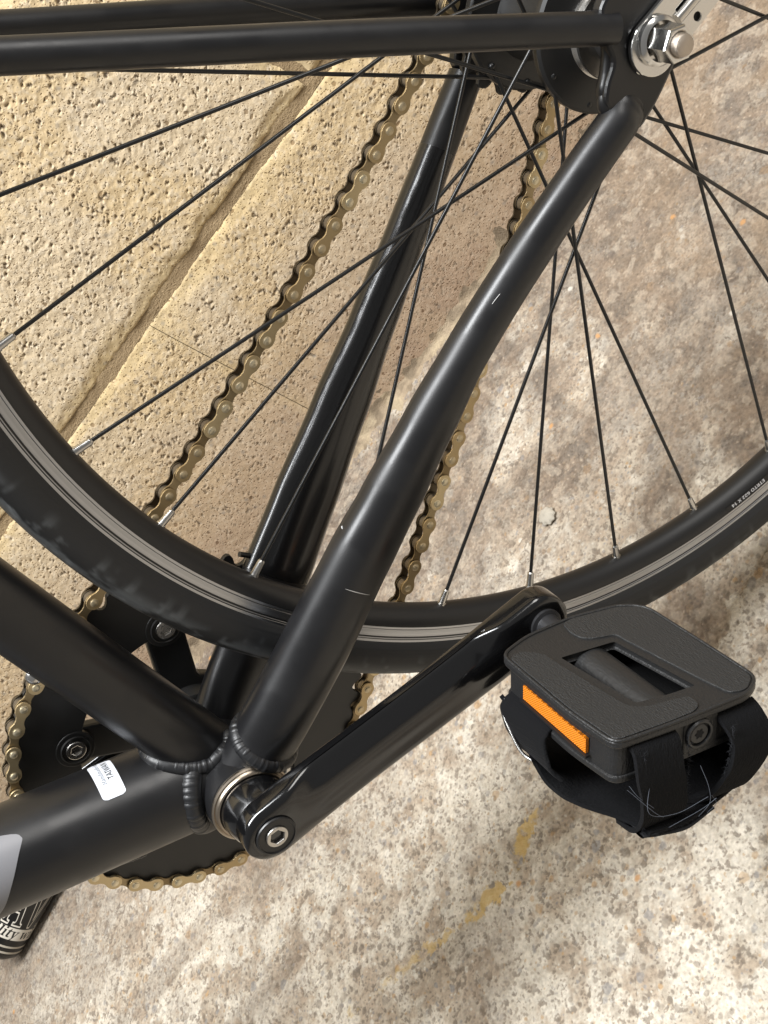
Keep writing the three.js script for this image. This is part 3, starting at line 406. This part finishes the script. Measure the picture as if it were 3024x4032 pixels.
  const spider = part(bike, 'spider', [plate(sp, ZC - 9, ZC - 2, { bevel: 1.6 }), turned([[0, -56], [26, -56], [27, -54], [25, -44], [22, -36.5], [19, -35], [0, -35]], ...BB, 48, 0.5)], MAT.blackMetal);
  part(bike, 'sprocket', [toothed(18, 35.4, 2.8, cogPin, [], ZC - 1.4, ZC + 1.4, 0.3), turned([[0, -48], [19, -47], [19, -38.5], [23, -38], [23, -37], [0, -36]], 0, 0, 48, 0.5)], MAT.darkMetal);
}
// ------------------------------------------------------------------ crank arms
const CA = -0.472, CL = 166.5;
function crankArm(ang, s, name) {                                       // s = +1 left (towards the viewer), -1 right
  const ux = Math.cos(ang), uy = Math.sin(ang), vx = -uy, vy = ux;
  const zf = q => 63.6 + 5.0 * sst(20, 160, q), zb = q => 48 + 3.5 * sst(10, 120, q);
  const arm = grid(72, 120, (u, v) => {
    const q = -15.6 + (CL + 30.1) * (0.5 - 0.5 * Math.cos(Math.PI * v)), end = q < 0 ? Math.sqrt(Math.max(0, 1 - (q / 15.6) ** 2)) : q > CL ? Math.sqrt(Math.max(0, 1 - ((q - CL) / 14.5) ** 2)) : 1;
    const h = (15.8 - 0.6 * sst(6, 60, q) + 0.2 * sst(110, 160, q)) * end, zc = (zf(q) + zb(q)) / 2, t = (zf(q) - zb(q)) / 2 * (0.75 + 0.25 * Math.min(1, end * 1.5)), a = 2 * Math.PI * u, c = Math.cos(a), d = Math.sin(a), e = 0.5;
    let x = Math.sign(c) * Math.abs(c) ** e * h, z = Math.sign(d) * Math.abs(d) ** e * t;
    if (z > 0) { const mid = sst(14, 34, q) * (1 - sst(130, 150, q)); const k = x / Math.max(0.1, h); z -= mid * (5.2 * sst(0.0, 0.95, k) + 0.8 * (1 - sst(0.1, 0.5, Math.abs(k + 0.35)))); }
    return [BB[0] + ux * q + vx * x, BB[1] + uy * q + vy * x, s * (zc + z)];
  });
  const eye = [BB[0] + ux * CL, BB[1] + uy * CL];
  const m = part(bike, name, s > 0 ? [arm, turned([[0, 37.4], [16.6, 37.4], [17.6, 38.4], [17.8, 42], [16.6, 48], [14.4, 55], [12, 58]], ...BB, 56, 0.5)] : [arm], MAT.gloss);
  if (s > 0) {
    part(m, 'dust_cap', [turned([[0, 63.2], [9.2, 63.2], [10.2, 63.6], [10.6, 64.4], [10.3, 65.1], [9.5, 65.3], [9.3, 64.6], [5.8, 64.5], [5.6, 63.9]], ...BB, 56, 0.45)], MAT.plasticSmooth);
    const bolt = part(m, 'crank_bolt', [plate(circle(...BB, 5.7, 40), 63.4, 65.6, { bevel: 0.5, holes: [hexo(3.9, 0.5, ...BB)] })], M([0.5, 0.48, 0.45], 0.32, 1));
    part(bolt, 'hex_socket', plate(hexo(3.95, 0.5, ...BB), 62.8, 63.5, { bevel: 0 }), MAT.darkMetal);
  }
  return [m, eye, zf(CL)];
}
const [armL, eyeL] = crankArm(CA, 1, 'crank_arm');
const [armR, eyeR] = crankArm(CA + Math.PI, -1, 'crank_arm');
// ------------------------------------------------------------------ pedals
const PU = [0.618, -0.786], PN = [0.786, 0.618];
function pedal(eye, s, full) {
  // local frame: u across the spindle, n out of the tread, w along the spindle; the origin lies in the middle of the upper tread
  const O = [eye[0] + PU[0] * 2.2 + PN[0] * 8.2, eye[1] + PU[1] * 2.2 + PN[1] * 8.2, 133 * s];
  const mat = new THREE.Matrix4().makeBasis(V(PU[0], PU[1], 0), V(PN[0], PN[1], 0), V(0, 0, 1)).setPosition(...O);
  const put = g => { if (s < 0) { g.scale(1, 1, -1); if (g.index) { const a = g.index.array; for (let i = 0; i < a.length; i += 3) [a[i], a[i + 1]] = [a[i + 1], a[i]]; } else clean(g); if (g.index && !g.userData.f) { g.computeVertexNormals(); } } g.applyMatrix4(mat); return g; };
  const lay = (shape, n0, n1, opt) => { const g = plate(shape, n0, n1, opt); g.rotateX(-Math.PI / 2); return g; };   // shapes are drawn in (u, -w)
  const hole = roundPoly([[-21.5, 26.8], [9.8, 24.5], [18.5, -26.3], [3.2, -25.3], [-14.3, -22.8]], 2.6);
  const rim = roundPoly([[-42.8, 42.6], [-24, 50], [3, 52.6], [31, 49.4], [41.5, 41.5], [43.2, 10], [45, -35.5], [34, -42.6], [18, -42.9], [-10, -42.9], [-39.5, -41.6], [-42.8, -12]], 6);
  const sm = rim, shrink = (k, d = 0) => sm.map(q => [q[0] * k, q[1] * k + d]);
  const top = lay(sm, -4.2, 0, { holes: [hole], bevel: 1.1 });
  const wall = lay(shrink(0.945), -20.5, -3.4, { holes: [shrink(0.86)], bevel: 0.3 });
  const lower = lay(shrink(0.965), -23.6, -20, { holes: [shrink(0.80)], bevel: 0.8 });
  const barrel = (() => { const g = new THREE.CylinderGeometry(9.8, 9.8, 84, 44); g.rotateX(Math.PI / 2); g.rotateY(0.02); g.scale(1.06, 1, 1); g.translate(-2.6, -10.6, -1); return g; })();
  const floorPan = lay(shrink(0.86), -19.8, -18.6, { bevel: 0.2, holes: [[[-30, 30], [-12, 30], [-12, -30], [-30, -30]]] });
  const p = part(bike, 'pedal', [top, wall, lower, barrel, floorPan].map(put), MAT.plastic);
  const shaft = turned([[0, -69], [7.4, -69], [7.4, -66.5], [8.6, -66], [8.6, -63], [6.6, -62.4], [6.2, -57], [7, -52], [7.6, -46]], -2.2, -8.2, 40, 0.5);
  part(p, 'pedal_axle', put(shaft), M([0.03, 0.03, 0.032], 0.35, 0.4));
  const rings = (r0, r1, z, mt) => 0;
  if (full) {
    // rubber-like grip pads, a hair proud of the tread
    const padA = [[-3, 49], [3, 50.6], [29, 47.4], [39.8, 40.5], [41.4, 10], [43, -33.5], [34, -40.4], [25.8, -38.4], [22.4, -24], [13.4, 22], [13, 27.5], [4, 29.6], [-2.4, 32.6], [-4.4, 40]];
    const padB = [[-41, 38], [-33, 39.5], [-25.2, 32], [-24.8, 24], [-18, -22.6], [-12, -27], [3, -29], [10, -31], [9, -38], [4, -40.8], [-10, -41], [-37.8, -39.6], [-40.8, -12]];
    for (const q of [padA, padB]) part(p, 'grip_pad', put(lay(roundPoly(q, 4), -0.4, 0.75, { bevel: 0.35 })), MAT.grip);
    part(p, 'rim_lip', put((() => { const c = sm.map(q => [q[0] * 0.985, 0.15, -q[1] * 0.985, 0.85]); c.push(c[0]); return tube(c, { steps: 220, seg: 8, caps: false, ref: V(0, 1, 0) }); })()), MAT.plastic);
    const refl = new THREE.BoxGeometry(1.6, 7.6, 49); refl.translate(-40.4, -11.6, -1.2);
    part(p, 'reflector', put(refl), MAT.orange, 'orange reflector strip');
    part(p, 'reflector_ledge', put((() => { const g = new THREE.BoxGeometry(2.2, 1.2, 52); g.translate(-41.2, -16.4, -1.2); return g; })()), MAT.plasticSmooth);
    const scr = turned([[0, 42.6], [4.6, 42.6], [5.2, 42.2], [5.3, 41.7], [5.7, 41.7], [5.9, 43.2], [6.8, 43.4], [7.4, 42.6], [7.4, 40]], 6, -11.4, 36, 0.5);
    const sc = part(p, 'end_cap', put(scr), MAT.plasticSmooth);
    part(sc, 'torx_socket', put((() => { const o = []; for (let i = 0; i < 24; i++) { const a = i * 15 * rad, r = 2.2 + 0.5 * Math.cos(6 * a); o.push([6 + r * Math.cos(a), -11.4 + r * Math.sin(a)]); } return plate(o, 42.3, 42.75, { bevel: 0 }); })()), M([0.002, 0.002, 0.002], 0.9));
    part(p, 'end_boss', put((() => { const g = plate(rrect(-2, -21, 17, -3.2, 3), 38.5, 41.6, { bevel: 0.8 }); return g; })()), MAT.plastic);
    // foot strap hanging below the pedal
    const puts = g => { const P = g.attributes.position; for (let i = 0; i < P.count; i++) { const y = P.getY(i); if (y < -14) P.setY(i, -14 + (y + 14) * 0.88); } return put(g); };
    const bandAt = w => { const k = (w + 40) / 85, us = -44 + 4 * sst(0, 0.5, k) + 19 * sst(0.45, 1, k), ds = 22 + 34 * sst(0, 0.42, k) + 4 * k; return new THREE.CatmullRomCurve3([[us, -ds], [us * 0.6 + 1, -61 + 4 * (1 - sst(0, 0.4, k))], [0, -64.5 + 2 * k], [20, -58 + 2 * k], [34, -47], [41.5, -33], [42, -20], [37, -11]].map(q => V(q[0], q[1], w))); };
    const sheet = d => grid(80, 34, (u, v) => { const w = -40 + 85 * v, c = bandAt(w), P = c.getPoint(u), T = c.getTangent(u), f = 1.4 * (fbm(u * 9, v * 5 + 3, 3) - 0.5); return [P.x - T.y * (d + f), P.y + T.x * (d + f), w + 1.5 * (fbm(u * 8, 7 * (v > 0.5), 2) - 0.5), u * 3, v * 2]; });
    const rimS = v => grid(80, 2, (u, k) => { const w = -40 + 85 * v, c = bandAt(w), P = c.getPoint(u), T = c.getTangent(u), d = -1.1 + 2.2 * k, f = 1.4 * (fbm(u * 9, v * 5 + 3, 3) - 0.5); return [P.x - T.y * (d + f), P.y + T.x * (d + f), w + 1.5 * (fbm(u * 8, 7 * (v > 0.5), 2) - 0.5)]; });
    const capS = u => grid(2, 34, (k, v) => { const w = -40 + 85 * v, c = bandAt(w), P = c.getPoint(u), T = c.getTangent(u), d = -1.1 + 2.2 * k, f = 1.4 * (fbm(u * 9, v * 5 + 3, 3) - 0.5); return [P.x - T.y * (d + f), P.y + T.x * (d + f), w + 1.5 * (fbm(u * 8, 7 * (v > 0.5), 2) - 0.5)]; });
    const strap = part(p, 'foot_strap', [sheet(1.1), sheet(-1.1), rimS(0), rimS(1), capS(0), capS(1)].map(puts), MAT.fabric);
    const leg = (u0, w, pts) => tube(pts.map(q => [q[0], q[1], q[2], w, 1.5]), { steps: 40, seg: 24, e: 0.4 });
    const legTube = (pts, hw) => { // strip hanging over the outer end: wide in u, thin along w
      const c = new THREE.CatmullRomCurve3(pts.map(q => V(...q))); const f = (u, v, d) => { const P = c.getPoint(v), T = c.getTangent(v), N = V(1, 0, 0).cross(T).normalize(); const w = hw * (1 + 0.10 * (fbm(v * 7, u * 2 + hw, 2) - 0.5)); return [P.x + (u - 0.5) * 2 * w, P.y + N.y * d, P.z + N.z * d]; };
      const g = grid(10, 40, (u, v) => f(u, v, 1.2)), h = grid(10, 40, (u, v) => f(1 - u, v, -1.2)), ed = [0, 1].map(k => grid(2, 40, (u, v) => f(k, v, (k ? -1 : 1) * (1.2 - 2.4 * u) * -1))); return [g, h, ...ed];
    };
    part(strap, 'strap_leg', legTube([[-19, -5, 40], [-19, -8, 43.5], [-18, -22, 46.5], [-15, -36, 46], [-13, -50, 44], [-13, -61, 38], [-13, -64, 26]], 12.2).map(puts), MAT.fabric);
    part(strap, 'strap_leg', legTube([[27, -6, 39], [28.5, -10, 45], [31, -20, 49], [30.5, -32, 49], [27, -43, 47], [21, -53, 44], [16, -58, 36]], 11).map(puts), MAT.fabric);
    part(strap, 'webbing', puts(tube([[-24, -61.2, 27, 0.9, 17], [-14, -63.4, 27, 1, 18], [0, -66, 27, 1, 18.5], [16, -62.6, 26, 1, 18]], { steps: 50, seg: 24, e: 0.35 })), MAT.webbing);
    part(strap, 'strap_fold', puts(tube([[-30, -18, -20, 1.2, 17], [-39, -19, -20, 1.3, 17], [-44.5, -24, -20, 1.3, 18], [-45, -33, -18, 1.3, 18], [-42.5, -43, -14, 1.2, 18], [-37, -52, -8, 1.2, 18]], { steps: 40, seg: 24, e: 0.35 })), MAT.fabric);
    part(strap, 'strap_fold', puts(tube([[-38, -21, -14, 1.4, 14], [-30, -36, -8, 1.4, 16], [-10, -46, 0, 1.4, 18], [14, -44, 4, 1.4, 18], [32, -32, 6, 1.4, 18], [38, -20, 6, 1.4, 16]], { steps: 50, seg: 24, e: 0.35 })), MAT.fabric);
    part(strap, 'buckle', puts((() => { const q = [[-43.5, -22, -37], [-45.4, -27, -37.5], [-46, -36, -30], [-45.4, -45, -20], [-43.5, -47, -15]]; return tube(q.map(a => [...a, 0.9]), { steps: 40, seg: 10 }); })()), MAT.chrome, 'bent wire buckle');
    const fz = []; for (let k = 0; k < 700; k++) { // loose fibres along the edges of the strap
      const side = k % 4, t = rnd(), e = side < 2 ? [(side ? -1 : 1) * 12 - 15 + 4 * t, -6 - 54 * t, 45.5 - 3 * t * t] : side === 2 ? [19.5 + 2 * t - 6 * t * t, -8 - 46 * t, 48.5 - 4 * t * t] : (q => [q.x, q.y, 45])(bandAt(45).getPoint(t)), l = 1 + 1.8 * rnd(), d = V(rnd() - 0.5, rnd() - 0.5, rnd() - 0.3).normalize();
      fz.push(rod(e, [e[0] + d.x * l, e[1] + d.y * l, e[2] + d.z * l], 0.10, 3, 0.03)); }
    const fuzz = part(strap, 'strap_fuzz', fz.map(puts), M([0.012, 0.013, 0.016], 1)); fuzz.userData.kind = 'stuff';
    const lint = []; for (const q of [[[-22, -40, 48], [-30, -30, 46], [-33, -24, 44]], [[-24, -22, 47], [-26, -40, 50], [-12, -46, 51], [6, -44, 51]], [[2, -24, 49], [6, -38, 51], [8, -50, 50], [4, -58, 48]], [[-34, -26, 44], [-22, -42, 50], [-18, -46, 50]], [[-12, -58, 47], [4, -50, 51], [10, -46, 52]], [[8, -44, 51], [12, -52, 50], [9, -58, 48]]]) lint.push(tube(q.map(a => [...a, 0.12]), { steps: 24, seg: 5 }));
    part(strap, 'lint_thread', lint.map(puts), MAT.lint);
  }
  return p;
}
pedal(eyeL, 1, true);
pedal(eyeR, -1, false);
// ------------------------------------------------------------------ things on the floor
{ // dark can with outlined lettering, cut by the left edge of the photograph
  const cv = document.createElement('canvas'); cv.width = 1024; cv.height = 768; const x = cv.getContext('2d'); x.fillStyle = '#0b0b0b'; x.fillRect(0, 0, 1024, 768);
  x.strokeStyle = '#c8c2b6'; x.fillStyle = '#c8c2b6'; x.lineWidth = 5; x.lineJoin = 'round';
  x.save(); x.translate(318, 560); x.scale(0.9, 1.75); x.font = 'bold 170px serif'; x.strokeText('AVI', 0, 0); x.restore();
  x.save(); x.translate(470, 330); x.font = 'bold 84px serif'; x.lineWidth = 3.5; x.strokeText('GIII', 0, 0); x.restore();
  x.fillRect(290, 572, 420, 66); x.fillStyle = '#0b0b0b'; x.font = 'italic bold 70px serif'; x.fillText('ility winn', 300, 626);
  x.fillStyle = '#a9a294'; x.fillRect(0, 672, 1024, 11); x.fillRect(0, 704, 1024, 11); x.fillStyle = '#e8e4da'; x.fillRect(250, 730, 40, 22);
  const t = new THREE.CanvasTexture(cv); t.colorSpace = THREE.SRGBColorSpace;
  const R = 28, x0 = -852, len = 150, cy = FLOOR + R - 0.4, cz = -519;
  const can = new THREE.Mesh(toWorld(join([grid(96, 30, (u, v) => { const a = (152 - 360 * u) * rad, X = x0 + len * v, r = R * (v < 0.05 ? 0.80 + 0.20 * Math.sqrt(v / 0.05) : v > 0.95 ? 0.8 + 0.2 * Math.sqrt((1 - v) / 0.05) : 1); return [X, cy + r * Math.sin(a), cz + r * Math.cos(a), u, v]; }), (() => { const g = new THREE.CylinderGeometry(R * 0.8, R * 0.8, len - 1, 48); g.rotateZ(Math.PI / 2); g.translate(x0 + len / 2, cy, cz); const uv = g.attributes.uv; for (let i = 0; i < uv.count; i++) uv.setXY(i, 0.02, 0.98); return g; })()])), new THREE.MeshStandardMaterial({ map: t, roughness: 0.35, side: THREE.DoubleSide }));
  can.name = numbered('can'); can.castShadow = can.receiveShadow = true; can.userData = { label: 'black can with outlined pale lettering lying on floor at left edge', category: 'can' }; scene.add(can);
}
{ // pale ribbed pebble beyond the pedal
  const g = new THREE.SphereGeometry(1, 40, 24), P = g.attributes.position; for (let i = 0; i < P.count; i++) { const a = Math.atan2(P.getZ(i), P.getX(i)), y = P.getY(i), k = 1 + 0.10 * Math.cos(9 * a) * (1 - Math.abs(y)) + 0.12 * (vn(a * 2 + 9, y * 3) - 0.5); P.setXYZ(i, P.getX(i) * k * 6.8, y * 3.6, P.getZ(i) * k * 7.4); } g.computeVertexNormals(); g.translate(-218, FLOOR + 2.2, -195);
  const m = part(scene, 'pebble', g, MAT.pebble); m.userData = { label: 'round pale ribbed pebble on brownish floor between the spokes', category: 'pebble' };
}
renderer.render(scene, camera);
